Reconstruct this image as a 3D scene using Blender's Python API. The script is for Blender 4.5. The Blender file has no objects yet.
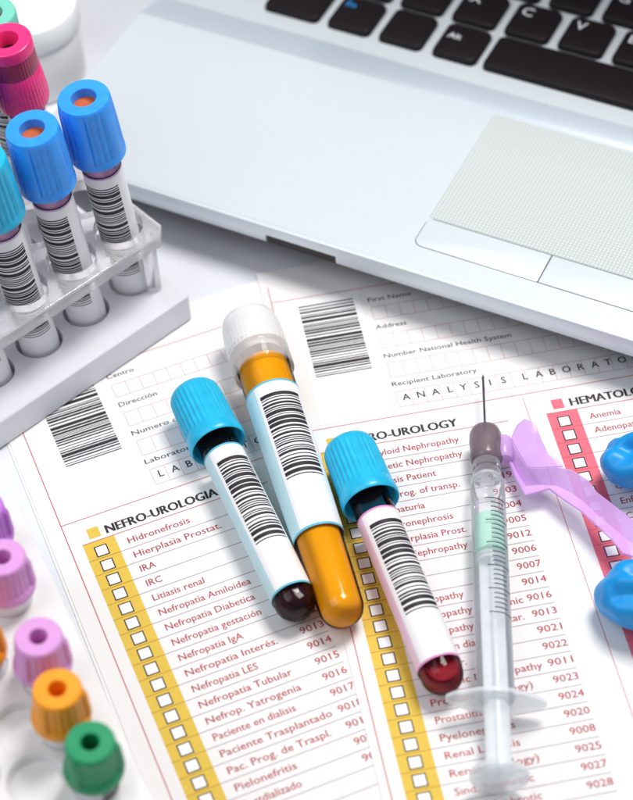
import bpy, bmesh, math, random
from mathutils import Vector, Matrix

# ------------------------------------------------------------------ camera, world, lights
U = 0.0009                       # metres per layout unit (all numbers below are layout units)
scene = bpy.context.scene
COL = scene.collection
PI = math.pi

cam_d = bpy.data.cameras.new('camera')
cam = bpy.data.objects.new('camera', cam_d); COL.objects.link(cam)
right = Vector((0.99801006, -0.04772928, -0.04120477))
up = Vector((0.06305487, 0.75544207, 0.65217433))
fwd = Vector((0.0, 0.6534747, -0.75694835))
M = Matrix((right, up, -fwd)).transposed().to_4x4()
M.translation = Vector((0, 0, 500 * U))
cam.matrix_world = M
cam_d.sensor_fit = 'VERTICAL'; cam_d.sensor_height = 36.0; cam_d.sensor_width = 36.0
cam_d.lens = 1941.18 / 800 * 36
cam_d.clip_start = 0.02; cam_d.clip_end = 20
cam_d.dof.use_dof = True
cam_d.dof.focus_distance = 628 * U
cam_d.dof.aperture_fstop = 11.5
scene.camera = cam

world = bpy.data.worlds.new('World'); scene.world = world; world.use_nodes = True
bg = world.node_tree.nodes['Background']
bg.inputs['Color'].default_value = (0.93, 0.92, 1.0, 1); bg.inputs['Strength'].default_value = 0.28

def area(name, loc, target, size, power, color):
    d = bpy.data.lights.new(name, 'AREA'); d.shape = 'RECTANGLE'; d.size, d.size_y = size; d.energy = power; d.color = color
    o = bpy.data.objects.new(name, d); COL.objects.link(o)
    o.location = Vector(loc) * U
    o.rotation_euler = (Vector(target) - Vector(loc)).to_track_quat('-Z', 'Y').to_euler()
    return o
area('softbox_key', (220, 590, 720), (10, 400, 0), (0.24, 0.24), 4.8, (1.0, 0.97, 0.935))
area('softbox_fill', (-420, 250, 640), (0, 400, 0), (0.50, 0.50), 1.8, (0.93, 0.97, 1.0))

vs = scene.view_settings
vs.view_transform = 'Standard'; vs.look = 'None'; vs.exposure = 0.0; vs.gamma = 1.0; vs.use_curve_mapping = False
scene.render.engine = 'CYCLES'
scene.cycles.transparent_max_bounces = 24
scene.cycles.max_bounces = 12

# ------------------------------------------------------------------ materials
def srgb(r, g, b):
    f = lambda c: (c / 255) / 12.92 if c <= 10 else (((c / 255) + 0.055) / 1.055) ** 2.4
    return (f(r), f(g), f(b), 1)
MATS = {}
def mat(name, color, rough=0.5, metal=0.0, trans=0.0, ior=1.45, noise=0.0, nscale=400, bump=0.0, bscale=900,
        clear=0.0, tint=None, coat=0.0, sss=0.0, spec=0.5, stretch=None):
    """procedural principled; clear = share of plain see-through (thin plastic walls)"""
    m = bpy.data.materials.new(name); m.use_nodes = True
    nt = m.node_tree; b = nt.nodes['Principled BSDF']; out = nt.nodes['Material Output']
    b.inputs['Base Color'].default_value = color
    b.inputs['Roughness'].default_value = rough
    b.inputs['Metallic'].default_value = metal
    b.inputs['Transmission Weight'].default_value = trans
    b.inputs['IOR'].default_value = ior
    b.inputs['Coat Weight'].default_value = coat
    b.inputs['Specular IOR Level'].default_value = spec
    if sss:
        b.inputs['Subsurface Weight'].default_value = sss
        b.inputs['Subsurface Radius'].default_value = (0.004, 0.004, 0.004)
        b.inputs['Subsurface Scale'].default_value = 0.6
    tc = nt.nodes.new('ShaderNodeTexCoord')
    src = tc.outputs['Object']
    if stretch:
        mp = nt.nodes.new('ShaderNodeMapping'); mp.inputs['Scale'].default_value = stretch
        nt.links.new(src, mp.inputs['Vector']); src = mp.outputs['Vector']
    if noise:
        n = nt.nodes.new('ShaderNodeTexNoise'); n.inputs['Scale'].default_value = nscale; n.inputs['Detail'].default_value = 5
        nt.links.new(src, n.inputs['Vector'])
        r = nt.nodes.new('ShaderNodeMapRange'); r.inputs['From Min'].default_value = 0.3; r.inputs['From Max'].default_value = 0.7
        r.inputs['To Min'].default_value = 1 - noise; r.inputs['To Max'].default_value = 1 + noise * 0.4
        nt.links.new(n.outputs['Fac'], r.inputs['Value'])
        mx = nt.nodes.new('ShaderNodeMix'); mx.data_type = 'RGBA'; mx.blend_type = 'MULTIPLY'; mx.inputs['Factor'].default_value = 1
        mx.inputs['A'].default_value = color
        nt.links.new(r.outputs['Result'], mx.inputs['B']); nt.links.new(mx.outputs['Result'], b.inputs['Base Color'])
        rr = nt.nodes.new('ShaderNodeMapRange'); rr.inputs['To Min'].default_value = max(0, rough - 0.08); rr.inputs['To Max'].default_value = rough + 0.08
        nt.links.new(n.outputs['Fac'], rr.inputs['Value']); nt.links.new(rr.outputs['Result'], b.inputs['Roughness'])
    if bump:
        n2 = nt.nodes.new('ShaderNodeTexNoise'); n2.inputs['Scale'].default_value = bscale; n2.inputs['Detail'].default_value = 4
        nt.links.new(src, n2.inputs['Vector'])
        bp = nt.nodes.new('ShaderNodeBump'); bp.inputs['Strength'].default_value = bump; bp.inputs['Distance'].default_value = 0.0006
        nt.links.new(n2.outputs['Fac'], bp.inputs['Height']); nt.links.new(bp.outputs['Normal'], b.inputs['Normal'])
    if clear:
        t = nt.nodes.new('ShaderNodeBsdfTransparent')
        mixc = [0.55 + 0.45 * min(1, c / max(color[:3])) for c in color[:3]]
        t.inputs['Color'].default_value = tint or (*mixc, 1)
        lw = nt.nodes.new('ShaderNodeLayerWeight'); lw.inputs['Blend'].default_value = 0.25
        mr = nt.nodes.new('ShaderNodeMapRange'); mr.inputs['To Min'].default_value = 1 - clear; mr.inputs['To Max'].default_value = min(1, 1 - clear + 0.55)
        nt.links.new(lw.outputs['Facing'], mr.inputs['Value'])
        ms = nt.nodes.new('ShaderNodeMixShader')
        nt.links.new(mr.outputs['Result'], ms.inputs['Fac']); nt.links.new(t.outputs['BSDF'], ms.inputs[1]); nt.links.new(b.outputs['BSDF'], ms.inputs[2])
        nt.links.new(ms.outputs['Shader'], out.inputs['Surface'])
    MATS[name] = m
    return m

def clear_wall(name, tint, ior=1.35, rough=0.04, haze=0.0, haze_col=(0.9, 0.93, 0.97, 1)):
    m = bpy.data.materials.new(name); m.use_nodes = True
    nt = m.node_tree; nt.nodes.clear()
    out = nt.nodes.new('ShaderNodeOutputMaterial')
    t = nt.nodes.new('ShaderNodeBsdfTransparent'); t.inputs['Color'].default_value = tint
    g = nt.nodes.new('ShaderNodeBsdfGlossy'); g.inputs['Roughness'].default_value = rough
    n = nt.nodes.new('ShaderNodeTexNoise'); n.inputs['Scale'].default_value = 300
    r = nt.nodes.new('ShaderNodeMapRange'); r.inputs['To Min'].default_value = rough * 0.5; r.inputs['To Max'].default_value = rough * 1.6
    nt.links.new(n.outputs['Fac'], r.inputs['Value']); nt.links.new(r.outputs['Result'], g.inputs['Roughness'])
    f = nt.nodes.new('ShaderNodeFresnel'); f.inputs['IOR'].default_value = ior
    a = nt.nodes.new('ShaderNodeMixShader'); nt.links.new(f.outputs['Fac'], a.inputs['Fac'])
    nt.links.new(t.outputs['BSDF'], a.inputs[1]); nt.links.new(g.outputs['BSDF'], a.inputs[2])
    last = a
    if haze:
        d = nt.nodes.new('ShaderNodeBsdfDiffuse'); d.inputs['Color'].default_value = haze_col
        lw = nt.nodes.new('ShaderNodeLayerWeight'); lw.inputs['Blend'].default_value = 0.2
        mr = nt.nodes.new('ShaderNodeMapRange'); mr.inputs['To Min'].default_value = haze; mr.inputs['To Max'].default_value = min(1, haze + 0.35)
        nt.links.new(lw.outputs['Facing'], mr.inputs['Value'])
        b = nt.nodes.new('ShaderNodeMixShader'); nt.links.new(mr.outputs['Result'], b.inputs['Fac'])
        nt.links.new(a.outputs['Shader'], b.inputs[1]); nt.links.new(d.outputs['BSDF'], b.inputs[2]); last = b
    nt.links.new(last.outputs['Shader'], out.inputs['Surface'])
    MATS[name] = m
    return m

mat('table', srgb(222, 225, 232), 0.35, noise=0.03, nscale=25, bump=0.02, bscale=300)
mat('paper', srgb(233, 232, 232), 0.75, noise=0.02, nscale=60, bump=0.05, bscale=1500)
mat('sticker', srgb(240, 240, 242), 0.45, noise=0.015, nscale=90)
mat('ink_black', srgb(40, 34, 40), 0.6, noise=0.12, nscale=1500)
mat('ink_red', srgb(176, 62, 70), 0.7, noise=0.10, nscale=1500)
mat('line_red', srgb(196, 86, 90), 0.7, noise=0.10, nscale=900)
mat('line_grey', srgb(164, 142, 150), 0.7, noise=0.10, nscale=900)
mat('cell_line', srgb(208, 168, 168), 0.7, noise=0.08, nscale=900)
mat('ink_yellow', srgb(222, 188, 72), 0.7, noise=0.05, nscale=500)
mat('ink_pink', srgb(228, 108, 124), 0.7, noise=0.05, nscale=500)
mat('line_brown', srgb(172, 120, 60), 0.7, noise=0.1, nscale=900)
mat('laptop_silver', srgb(222, 230, 236), 0.34, metal=0.25, noise=0.02, nscale=1800, bump=0.015, bscale=4000)
mat('screen_glass', srgb(70, 78, 96), 0.15, noise=0.02)
mat('laptop_step_shade', srgb(214, 226, 236), 0.30, metal=0.42, noise=0.02, nscale=1800)  # shade band of the step put into the finish: darker, more metallic silver
mat('laptop_dark', srgb(38, 30, 32), 0.5, noise=0.1)
mat('laptop_under', srgb(70, 64, 68), 0.6, noise=0.1)
mat('key_black', srgb(26, 20, 23), 0.5, noise=0.08, nscale=2500, bump=0.08, bscale=6000, spec=0.25)
mat('key_print', srgb(222, 226, 230), 0.5, noise=0.04)
mat('key_print_blue', srgb(40, 150, 225), 0.5, noise=0.04)
mat('cap_cyan', srgb(36, 184, 226), 0.32, noise=0.10, nscale=300, bump=0.04, bscale=2500, sss=0.12)
mat('cap_blue', srgb(52, 156, 250), 0.36, noise=0.10, nscale=300, bump=0.04, bscale=2500, sss=0.12)
mat('cap_teal', srgb(120, 205, 185), 0.4, noise=0.05, nscale=300)
mat('cap_white', srgb(248, 248, 248), 0.3, noise=0.02, nscale=300, clear=0.45)
mat('cap_pink', srgb(252, 58, 134), 0.28, noise=0.05, nscale=300, clear=0.12, sss=0.1)
mat('stopper_pink', srgb(166, 34, 80), 0.3, noise=0.08)
mat('stopper_orange', srgb(196, 92, 50), 0.6, noise=0.12, nscale=700)
mat('stopper_dark', srgb(60, 26, 34), 0.7, noise=0.1)
mat('cap_green', srgb(16, 146, 96), 0.4, noise=0.06, nscale=300, sss=0.1)
mat('cap_orange', srgb(250, 160, 24), 0.4, noise=0.06, nscale=300, sss=0.15)
mat('cap_lilac', srgb(218, 156, 218), 0.38, noise=0.05, nscale=300, sss=0.15)
mat('cap_purple', srgb(190, 116, 214), 0.38, noise=0.05, nscale=300, sss=0.15)
mat('well_lilac', srgb(190, 60, 150), 0.5, noise=0.08)
mat('well_orange', srgb(226, 128, 20), 0.5, noise=0.08)
mat('well_green', srgb(10, 74, 44), 0.5, noise=0.08)
clear_wall('tube_wall', (0.97, 0.97, 0.98, 1), 1.3)
mat('blood_dark', (0.028, 0.003, 0.007, 1), 0.12, noise=0.2, nscale=250, spec=0.2)
mat('blood_red', (0.40, 0.012, 0.028, 1), 0.15, noise=0.5, nscale=200, spec=0.3, clear=0.35, tint=(0.85, 0.12, 0.12, 1))
def urine_material():
    m = mat('urine', (1.0, 0.45, 0.005, 1), 0.10, noise=0.05, nscale=55, spec=0.3, clear=0.16, tint=(1.0, 0.80, 0.20, 1))
    nt = m.node_tree; b = nt.nodes['Principled BSDF']
    ms = [n for n in nt.nodes if n.type == 'MIX_SHADER'][0]
    tr = nt.nodes.new('ShaderNodeBsdfTranslucent'); tr.inputs['Color'].default_value = (1.0, 0.62, 0.03, 1)
    mx = nt.nodes.new('ShaderNodeMixShader'); mx.inputs['Fac'].default_value = 0.10
    nt.links.new(b.outputs['BSDF'], mx.inputs[1]); nt.links.new(tr.outputs['BSDF'], mx.inputs[2]); nt.links.new(mx.outputs['Shader'], ms.inputs[2])
urine_material()
mat('plasma_lilac', srgb(214, 160, 206), 0.2, noise=0.15, nscale=300)
mat('amber', srgb(214, 168, 92), 0.2, noise=0.12, nscale=200, clear=0.3)
mat('wrap_cyan', srgb(190, 228, 236), 0.38, noise=0.03, nscale=300)
mat('wrap_pink', srgb(240, 204, 226), 0.38, noise=0.03, nscale=300)
mat('wrap_white', srgb(238, 238, 242), 0.38, noise=0.03, nscale=300)
mat('rim_cyan', srgb(84, 186, 216), 0.4, noise=0.04)
mat('rim_pink', srgb(226, 140, 200), 0.4, noise=0.04)
mat('rim_lilac', srgb(206, 176, 216), 0.4, noise=0.04)
mat('acrylic', (0.97, 0.965, 0.985, 1), 0.06, trans=0.74, ior=1.42, noise=0.03, nscale=60, bump=0.04, bscale=300)
clear_wall('acrylic_base', (0.97, 0.97, 0.985, 1), 1.45, 0.10, haze=0.66, haze_col=(0.90, 0.90, 0.96, 1))
mat('rack_white', srgb(226, 226, 238), 0.25, noise=0.12, nscale=30, bump=0.05, bscale=400)
mat('foam_white', srgb(246, 246, 244), 0.5, noise=0.02, nscale=80)
mat('plate_white', srgb(246, 246, 246), 0.22, noise=0.02, nscale=80, clear=0.25)
mat('well_cream', srgb(240, 238, 230), 0.5, noise=0.03, nscale=80)
mat('jar_white', srgb(240, 241, 241), 0.35, noise=0.02, nscale=60, sss=0.1)
clear_wall('syringe_clear', (0.985, 0.988, 0.995, 1), 1.35, haze=0.10, haze_col=(0.93, 0.95, 1.0, 1))
clear_wall('cap_clear', (0.99, 0.97, 0.96, 1), 1.35, haze=0.16, haze_col=(0.95, 0.9, 0.88, 1))
mat('syringe_white', srgb(246, 250, 253), 0.2, noise=0.02, nscale=200, clear=0.66)
mat('syringe_mint', srgb(196, 244, 226), 0.12, noise=0.03, clear=0.45)
mat('hub_grey', srgb(122, 106, 114), 0.22, noise=0.15, nscale=160, clear=0.25)
mat('steel', srgb(150, 152, 164), 0.25, metal=1.0, noise=0.05)
mat('tick_ink', srgb(52, 62, 82), 0.5, noise=0.1)
mat('guard_purple', srgb(226, 184, 242), 0.25, noise=0.04, nscale=200, clear=0.42)
mat('glove_blue', srgb(12, 150, 224), 0.38, noise=0.08, nscale=90, bump=0.12, bscale=420)

def touchpad_material():
    m = mat('touchpad', srgb(216, 220, 216), 0.5)
    nt = m.node_tree; b = nt.nodes['Principled BSDF']; tc = nt.nodes.new('ShaderNodeTexCoord')
    v = nt.nodes.new('ShaderNodeTexVoronoi'); v.inputs['Scale'].default_value = 1 / (1.3 * U); v.inputs['Randomness'].default_value = 0.0
    nt.links.new(tc.outputs['Object'], v.inputs['Vector'])
    r = nt.nodes.new('ShaderNodeMapRange'); r.inputs['From Min'].default_value = 0.15; r.inputs['From Max'].default_value = 0.45
    r.inputs['To Min'].default_value = 1.0; r.inputs['To Max'].default_value = 0.0
    nt.links.new(v.outputs['Distance'], r.inputs['Value'])
    bp = nt.nodes.new('ShaderNodeBump'); bp.inputs['Strength'].default_value = 0.6; bp.inputs['Distance'].default_value = 0.0003
    nt.links.new(r.outputs['Result'], bp.inputs['Height']); nt.links.new(bp.outputs['Normal'], b.inputs['Normal'])
    mx = nt.nodes.new('ShaderNodeMix'); mx.data_type = 'RGBA'
    mx.inputs['A'].default_value = srgb(182, 190, 190); mx.inputs['B'].default_value = srgb(222, 229, 227)
    nt.links.new(r.outputs['Result'], mx.inputs['Factor']); nt.links.new(mx.outputs['Result'], b.inputs['Base Color'])
touchpad_material()

# ------------------------------------------------------------------ mesh helpers (units -> metres inside)
def link(name, me, m, parent=None, smooth=False):
    me.materials.clear()
    me.materials.append(MATS[m])
    if smooth:
        me.polygons.foreach_set('use_smooth', [True] * len(me.polygons))
    o = bpy.data.objects.new(name, me); COL.objects.link(o)
    if parent is not None: o.parent = parent
    return o
def mesh(name, vf, m, parent=None, smooth=False, auto=None):
    v, f = vf
    me = bpy.data.meshes.new(name)
    me.from_pydata([(x * U, y * U, z * U) for x, y, z in v], [], f)
    me.validate(); me.update()
    if auto is not None:
        me.polygons.foreach_set('use_smooth', [True] * len(me.polygons))
        me.set_sharp_from_angle(angle=math.radians(auto))
    return link(name, me, m, parent, smooth)
def empty(name, loc, mtx=None):
    o = bpy.data.objects.new(name, None); COL.objects.link(o)
    o.empty_display_size = 0.01
    if mtx is None: o.location = Vector(loc) * U
    else: o.matrix_world = mtx
    return o
def tag(o, label=None, cat=None, group=None, kind=None):
    if label: o['label'] = label
    if cat: o['category'] = cat
    if group: o['group'] = group
    if kind: o['kind'] = kind
    return o
def join(*parts):
    V, F = [], []
    for v, f in parts:
        n = len(V); V += list(v); F += [tuple(i + n for i in q) for q in f]
    return V, F
def quad(x0, y0, x1, y1, z=0.0):
    return [(x0, y0, z), (x1, y0, z), (x1, y1, z), (x0, y1, z)], [(0, 1, 2, 3)]
def box(x0, y0, z0, x1, y1, z1):
    v = [(x, y, z) for z in (z0, z1) for y in (y0, y1) for x in (x0, x1)]
    return v, [(0, 2, 3, 1), (4, 5, 7, 6), (0, 1, 5, 4), (2, 6, 7, 3), (0, 4, 6, 2), (1, 3, 7, 5)]
def lathe(prof, n=48, mod=None, a0=0.0, a1=2 * PI, closed=True):
    """prof: [(r, z)]; mod(i_profile, angle) -> radius offset"""
    V, F = [], []
    full = abs(a1 - a0 - 2 * PI) < 1e-6
    cols = n if full else n + 1
    for i, (r, z) in enumerate(prof):
        for k in range(cols):
            a = a0 + (a1 - a0) * k / n
            rr = r + (mod(i, a) if mod else 0)
            V.append((rr * math.cos(a), rr * math.sin(a), z))
    for i in range(len(prof) - 1):
        for k in range(n if full else cols - 1):
            k2 = (k + 1) % cols
            F.append((i * cols + k, i * cols + k2, (i + 1) * cols + k2, (i + 1) * cols + k))
    return V, F
def hemi(r, z0=0.0, steps=9):
    """profile of a round tube bottom whose tip is at z0"""
    return [(max(0.02, r * math.sin(t)), z0 + r - r * math.cos(t)) for t in [PI / 2 * i / steps for i in range(steps + 1)]]
def rrect(x0, y0, x1, y1, r, seg=5):
    pts = []
    for cx, cy, a in ((x1 - r, y1 - r, 0), (x0 + r, y1 - r, PI / 2), (x0 + r, y0 + r, PI), (x1 - r, y0 + r, 1.5 * PI)):
        for k in range(seg + 1):
            t = a + PI / 2 * k / seg
            pts.append((cx + r * math.cos(t), cy + r * math.sin(t)))
    return pts
def loft(loops, cap0=True, cap1=True):
    V, F = [], []; n = len(loops[0])
    for l in loops: V += l
    for i in range(len(loops) - 1):
        for k in range(n):
            k2 = (k + 1) % n
            F.append((i * n + k, i * n + k2, (i + 1) * n + k2, (i + 1) * n + k))
    if cap0: F.append(tuple(reversed(range(n))))
    if cap1: F.append(tuple((len(loops) - 1) * n + k for k in range(n)))
    return V, F
def rprism(x0, y0, x1, y1, r, z0, z1, bev=0.5, seg=5):
    """rounded slab with a softened top edge"""
    L = [[(x, y, z0) for x, y in rrect(x0, y0, x1, y1, r, seg)]]
    for k in range(4):
        t = PI / 2 * k / 3
        d = bev * (1 - math.cos(t))
        L.append([(x, y, z1 - bev + bev * math.sin(t)) for x, y in rrect(x0 + d, y0 + d, x1 - d, y1 - d, max(0.05, r - d), seg)])
    return loft(L)
def carve(ob, cutters):
    """boolean difference, applied at once; the cutters are removed again"""
    for c in cutters:
        md = ob.modifiers.new('cut', 'BOOLEAN'); md.operation = 'DIFFERENCE'; md.object = c; md.solver = 'EXACT'
    bpy.context.view_layer.update()
    dg = bpy.context.evaluated_depsgraph_get()
    me = bpy.data.meshes.new_from_object(ob.evaluated_get(dg))
    ob.modifiers.clear(); ob.data = me
    for c in cutters: bpy.data.objects.remove(c)
    me.polygons.foreach_set('use_smooth', [True] * len(me.polygons))
    me.set_sharp_from_angle(angle=math.radians(35))
def text(s, x, y, size, width=None, align='L', bold=0.0, z=0.0, sx=1.0, shear=0.0):
    """flat letters as mesh data, baseline-left (or right) at x, y"""
    cu = bpy.data.curves.new('t', 'FONT'); cu.body = s; cu.size = size; cu.offset = bold; cu.resolution_u = 2
    cu.fill_mode = 'FRONT'; cu.shear = shear
    thick = bold; cu.offset = 0.0
    o = bpy.data.objects.new('t', cu); COL.objects.link(o)
    bpy.context.view_layer.update()
    me = o.evaluated_get(bpy.context.evaluated_depsgraph_get()).to_mesh()
    V = [tuple(v.co) for v in me.vertices]; F = [tuple(p.vertices) for p in me.polygons]
    o.evaluated_get(bpy.context.evaluated_depsgraph_get()).to_mesh_clear()
    bpy.data.objects.remove(o); bpy.data.curves.remove(cu)
    if not V: return [], []
    x0 = min(v[0] for v in V); x1 = max(v[0] for v in V)
    k = width / (x1 - x0) if width else sx
    if align == 'L': V = [(x + (v[0] - x0) * k, y + v[1], z) for v in V]
    elif align == 'R': V = [(x + (v[0] - x1) * k, y + v[1], z) for v in V]
    else: V = [(x + (v[0] - (x0 + x1) / 2) * k, y + v[1], z) for v in V]
    if thick:
        return join((V, F), ([(a + 1.8 * thick, b, c + 0.006) for a, b, c in V], F), ([(a + 0.9 * thick, b + 0.9 * thick, c + 0.012) for a, b, c in V], F))
    return V, F

# ------------------------------------------------------------------ the table
tb = mesh('table_top', quad(-1400, -700, 1400, 1900, 0), 'table'); tag(tb, kind='structure')

# ------------------------------------------------------------------ the two printed forms
PITCH, BX, BY = 6.1035, 9.2077, 14.5894
def barcode_rows(total, seed, dense=1.12):
    """list of (start, width) of bars along a length"""
    rnd = random.Random(seed); out = []; p = 0.0
    while p < total:
        w = rnd.choice([0.3, 0.35, 0.4, 0.55, 0.8, 1.25]) * dense
        if p + w > total: break
        out.append((p, w)); p += w + rnd.choice([0.3, 0.36, 0.45, 0.6, 0.75]) * dense
    return out

def make_form(name, label, x, y, rot, z, fields, rows, codes, cells_text, heading, second, nrows, ncells, under=0, left=-5.4, widths={}):
    """local frame: u to the right, v down the page -> y = -v; origin where frame line and header line meet"""
    root = empty(name, (x, y, z)); root.rotation_euler = (0, 0, rot)
    tag(root, label, 'printed form', 'forms lying under the tubes')
    # gently wavy paper sheet
    T = 0.25
    X0, X1, Y0, Y1 = left, 228, -230, 77
    sheet = box(X0, Y0, -T, X1, Y1, 0)
    mesh('sheet', sheet, 'paper', root)
    for q in range(under):
        d = 0.9 + 0.5 * q
        mesh('under_sheet', box(X0 - d, Y0, -2 * T - 0.02 - q * (T + .02), X1, Y1 + 0.6, -T - 0.02 - q * (T + .02)), 'paper', root)
    e = 0.03
    red, grey, cell, black, rowt, field, codet = [], [], [], [], [], [], []
    w = 0.22
    def hl(dst, u0, u1, v, w=w): dst.append(quad(u0, -v - w / 2, u1, -v + w / 2, e))
    def vl(dst, u, v0, v1, w=w): dst.append(quad(u - w / 2, -v1, u + w / 2, -v0, e * 1.5))
    vl(red, 0, -69, 226, 0.32); hl(red, 0, 222, -61.25, 0.3); hl(red, 0, 222, 0, 0.3)
    for off in (0, 77.15):
        hl(red, off + 4.1, off + (68 if off == 0 else 66), 10.2, 0.3)
        if off: vl(red, 75.4, 1.5, 226, 0.2)
        grey = []
        for k in range(nrows): hl(grey, off + 14.7, off + 63.8, BY + 2.85 + PITCH * k, 0.26)
        mesh('row_lines', join(*grey), 'line_grey', root)
    mesh('frame_lines', join(*red), 'line_red', root)
    # boxed fields of the header
    for i, (v0, v1) in enumerate(((-51.2, -45.2), (-37.6, -31.2), (-24.1, -17.2), (-10.6, -3.7))):
        hl(cell, 34, 34 + 5.0 * ncells, v0, 0.26); hl(cell, 34, 34 + 5.0 * ncells, v1, 0.26)
        for k in range(ncells + 1): vl(cell, 34 + 5.0 * k, v0, v1, 0.2)
    mesh('field_cells', join(*cell), 'cell_line', root)
    for i, (s, v, wd) in enumerate(fields):
        mesh('field_text', text(s, 33.6, -v, 2.9, wd, z=e, bold=0.03), 'ink_black', root)
    mesh('field_letters', join(*[text(s, u, 6.3, 4.0, None, 'C', bold=0.05, z=e * 2) for s, u in cells_text]), 'ink_black', root)
    # columns with tick boxes
    box_me = None
    for off, m, nb in ((0, 'ink_yellow', nrows), (77.15, 'ink_pink', nrows)):
        mesh('colour_column', quad(off + 4.1, -(BY + 2.85 + PITCH * (nb - 1)), off + 14.7, -10.35, e), m, root)
        mesh('colour_square', quad(off + 7.0, -8.8, off + 10.9, -4.6, e), m, root)
        mesh('column_lines', join(*[quad(off + 4.1, -(BY + 2.85 + PITCH * k) - 0.1, off + 14.7, -(BY + 2.85 + PITCH * k) + 0.1, e * 2) for k in range(nb - 1)]),
             'line_brown' if off == 0 else 'line_red', root)
        for k in range(nb):
            cx, cy = off + BX, -(BY + PITCH * k)
            if box_me is None:
                o = mesh('checkbox', join(quad(-2.15, -2.2, 2.15, 2.2, 0)), 'ink_black', root); box_me = o.data
                i_ = mesh('checkbox_field', quad(-1.75, -1.8, 1.75, 1.8, 0.02), 'sticker', o); fill_me = i_.data
            else:
                o = bpy.data.objects.new('checkbox', box_me); COL.objects.link(o); o.parent = root
                i_ = bpy.data.objects.new('checkbox_field', fill_me); COL.objects.link(i_); i_.parent = o
            o.location = (cx * U, cy * U, 3 * e * U)
    for k, s in enumerate(rows):
        if s: mesh('row_text', text(s, 18.1, -(BY + 0.95 + PITCH * k), 3.6, widths.get(k + 1), sx=0.98, z=e, bold=0.045), 'ink_red', root)
    for k, s in second.items():
        mesh('row_text', text(s, 94.9, -(BY + 0.95 + PITCH * (k - 1)), 3.6, None, sx=0.98, z=e, bold=0.045), 'ink_red', root)
    for k, s in codes.items(): mesh('row_code', text(s, 63.5, -(BY + 0.75 + PITCH * (k - 1)), 3.6, 7.7, 'R', z=e, bold=0.045), 'ink_red', root)
    bold2 = lambda s, x, y, w_: join(*[text(s, x + 0.13 * q, y, 4.85, w_, z=e * (1 + 0.25 * q)) for q in range(4)])
    hd = [bold2(heading[0], 12.8, -8.7, heading[1])]
    if heading[2]: hd.append(bold2(heading[2], 90.2, -8.5, heading[3]))
    for h_ in hd: mesh('heading_text', h_, 'ink_black', root)
    # bar code sticker
    st = mesh('barcode_sticker', box(6.4, 1.6, e, 31.0, 59.6, e + 0.1), 'sticker', root)
    bars = [quad(8.9, 57.0 - a - b, 28.6, 57.0 - a, e + 0.13) for a, b in barcode_rows(35.3, 11)]
    mesh('barcode', join(*bars), 'ink_black', st)
    return root

L_rows = ['Hidronefrosis', 'Hierplasia Prostat.', 'IRA', 'IRC', 'Litiasis renal', 'Nefropatia Amiloidea', 'Nefropatia Diabetica',
          'Nefropatia gestación', 'Nefropatia IgA', 'Nefropatia Interés.', 'Nefropatia LES', 'Nefropatia Tubular', 'Nefrop. Yatrogenia',
          'Paciente en dialisis', 'Paciente Trasplantado', 'Pac. Prog. de Traspl.', 'Pielonefritis', 'Postdializado']
L_codes = {9: '9012', 10: '9013', 11: '9014', 12: '9015', 13: '9016', 14: '9017', 15: '9018', 16: '9019', 17: '9020', 18: '9021'}
make_form('printed_form', 'white Spanish lab form headed NEFRO-UROLOGIA, partly under the other form', -85.192, 383.964, 0.34017, 0.58,
          [('Centro', -54.3, 9.9), ('Dirección', -40.6, 13.6), ('Numero de Afiliación', -26.8, 33.5), ('Laboratorio', -13.3, 19)],
          L_rows, L_codes,
          [(s, 37.0 + 4.95 * k) for k, s in enumerate('LABORATORIO')], ('NEFRO-UROLOGIA', 38.2, '', 0), {}, 24, 26, under=1, widths={1: 20.9, 2: 29.5, 10: 29.9, 12: 29.8, 13: 30.3, 15: 35.4, 16: 32.5, 17: 19.1})
R_rows = ['Amyloid Nephropathy', 'Diabetic Nephropathy', 'Dialysis Patient', 'Pat. Prog. of transp.', 'Hematuria', 'Hydronephrosis',
          'Hyperplasia Prost.', 'IgA Nephropathy', '', '', 'Nephropathy', 'Nephropathy Iatrogenic', 'Nephropathy heredetar.', 'Patient in dializ.',
          'Patient tr.', 'Isquemic Nephropathy', 'Prostate (Urology)', 'Prostatitis', 'Pyelonephritis', 'Renal Lithiasis', 'Renal (Urology)',
          'Sind. Nephritic', 'Sind. Nephrotic']
R_codes = {4: '9019', 5: '9003', 6: '9004', 7: '9005', 8: '9012', 9: '9006', 10: '9007', 11: '9014', 12: '9016', 13: '9013', 14: '9021',
           15: '9022', 16: '9011', 17: '9023', 18: '9024', 19: '9020', 20: '9008', 21: '9025', 22: '9027', 23: '9028'}
R_let = list(zip('ANALYSIS', (37.1, 42.2, 47.3, 52.4, 57.0, 61.7, 66.3, 71.0))) + list(zip('LABORATORY', (78.6, 83.4, 88.2, 93.1, 98.2, 103.1, 107.8, 112.7, 117.6, 122.5)))
make_form('printed_form', 'white English lab form headed NEFRO-UROLOGY and HEMATOLOGY, lying on top', -5.277, 416.930, 0.14016, 0.95,
          [('First Name', -53.9, 15.6), ('Address', -40.4, 11.0), ('Number National Health System', -26.5, 45.2), ('Recipient Laboratory', -13.2, 29.6)],
          R_rows, R_codes, R_let, ('NEFRO-UROLOGY', 38.2, 'HEMATOLOGY', 31), {1: 'Anemia', 2: 'Adenopatia', 6: 'Coagulopatia', 7: 'Enf. renal', 8: 'Coag.'},
          26, 30, left=-2.8, widths={12: 36.2, 13: 35.0, 16: 35.8, 17: 31.2, 19: 22.6, 20: 22.5, 21: 26.6, 22: 23.4, 23: 24.2})

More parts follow.
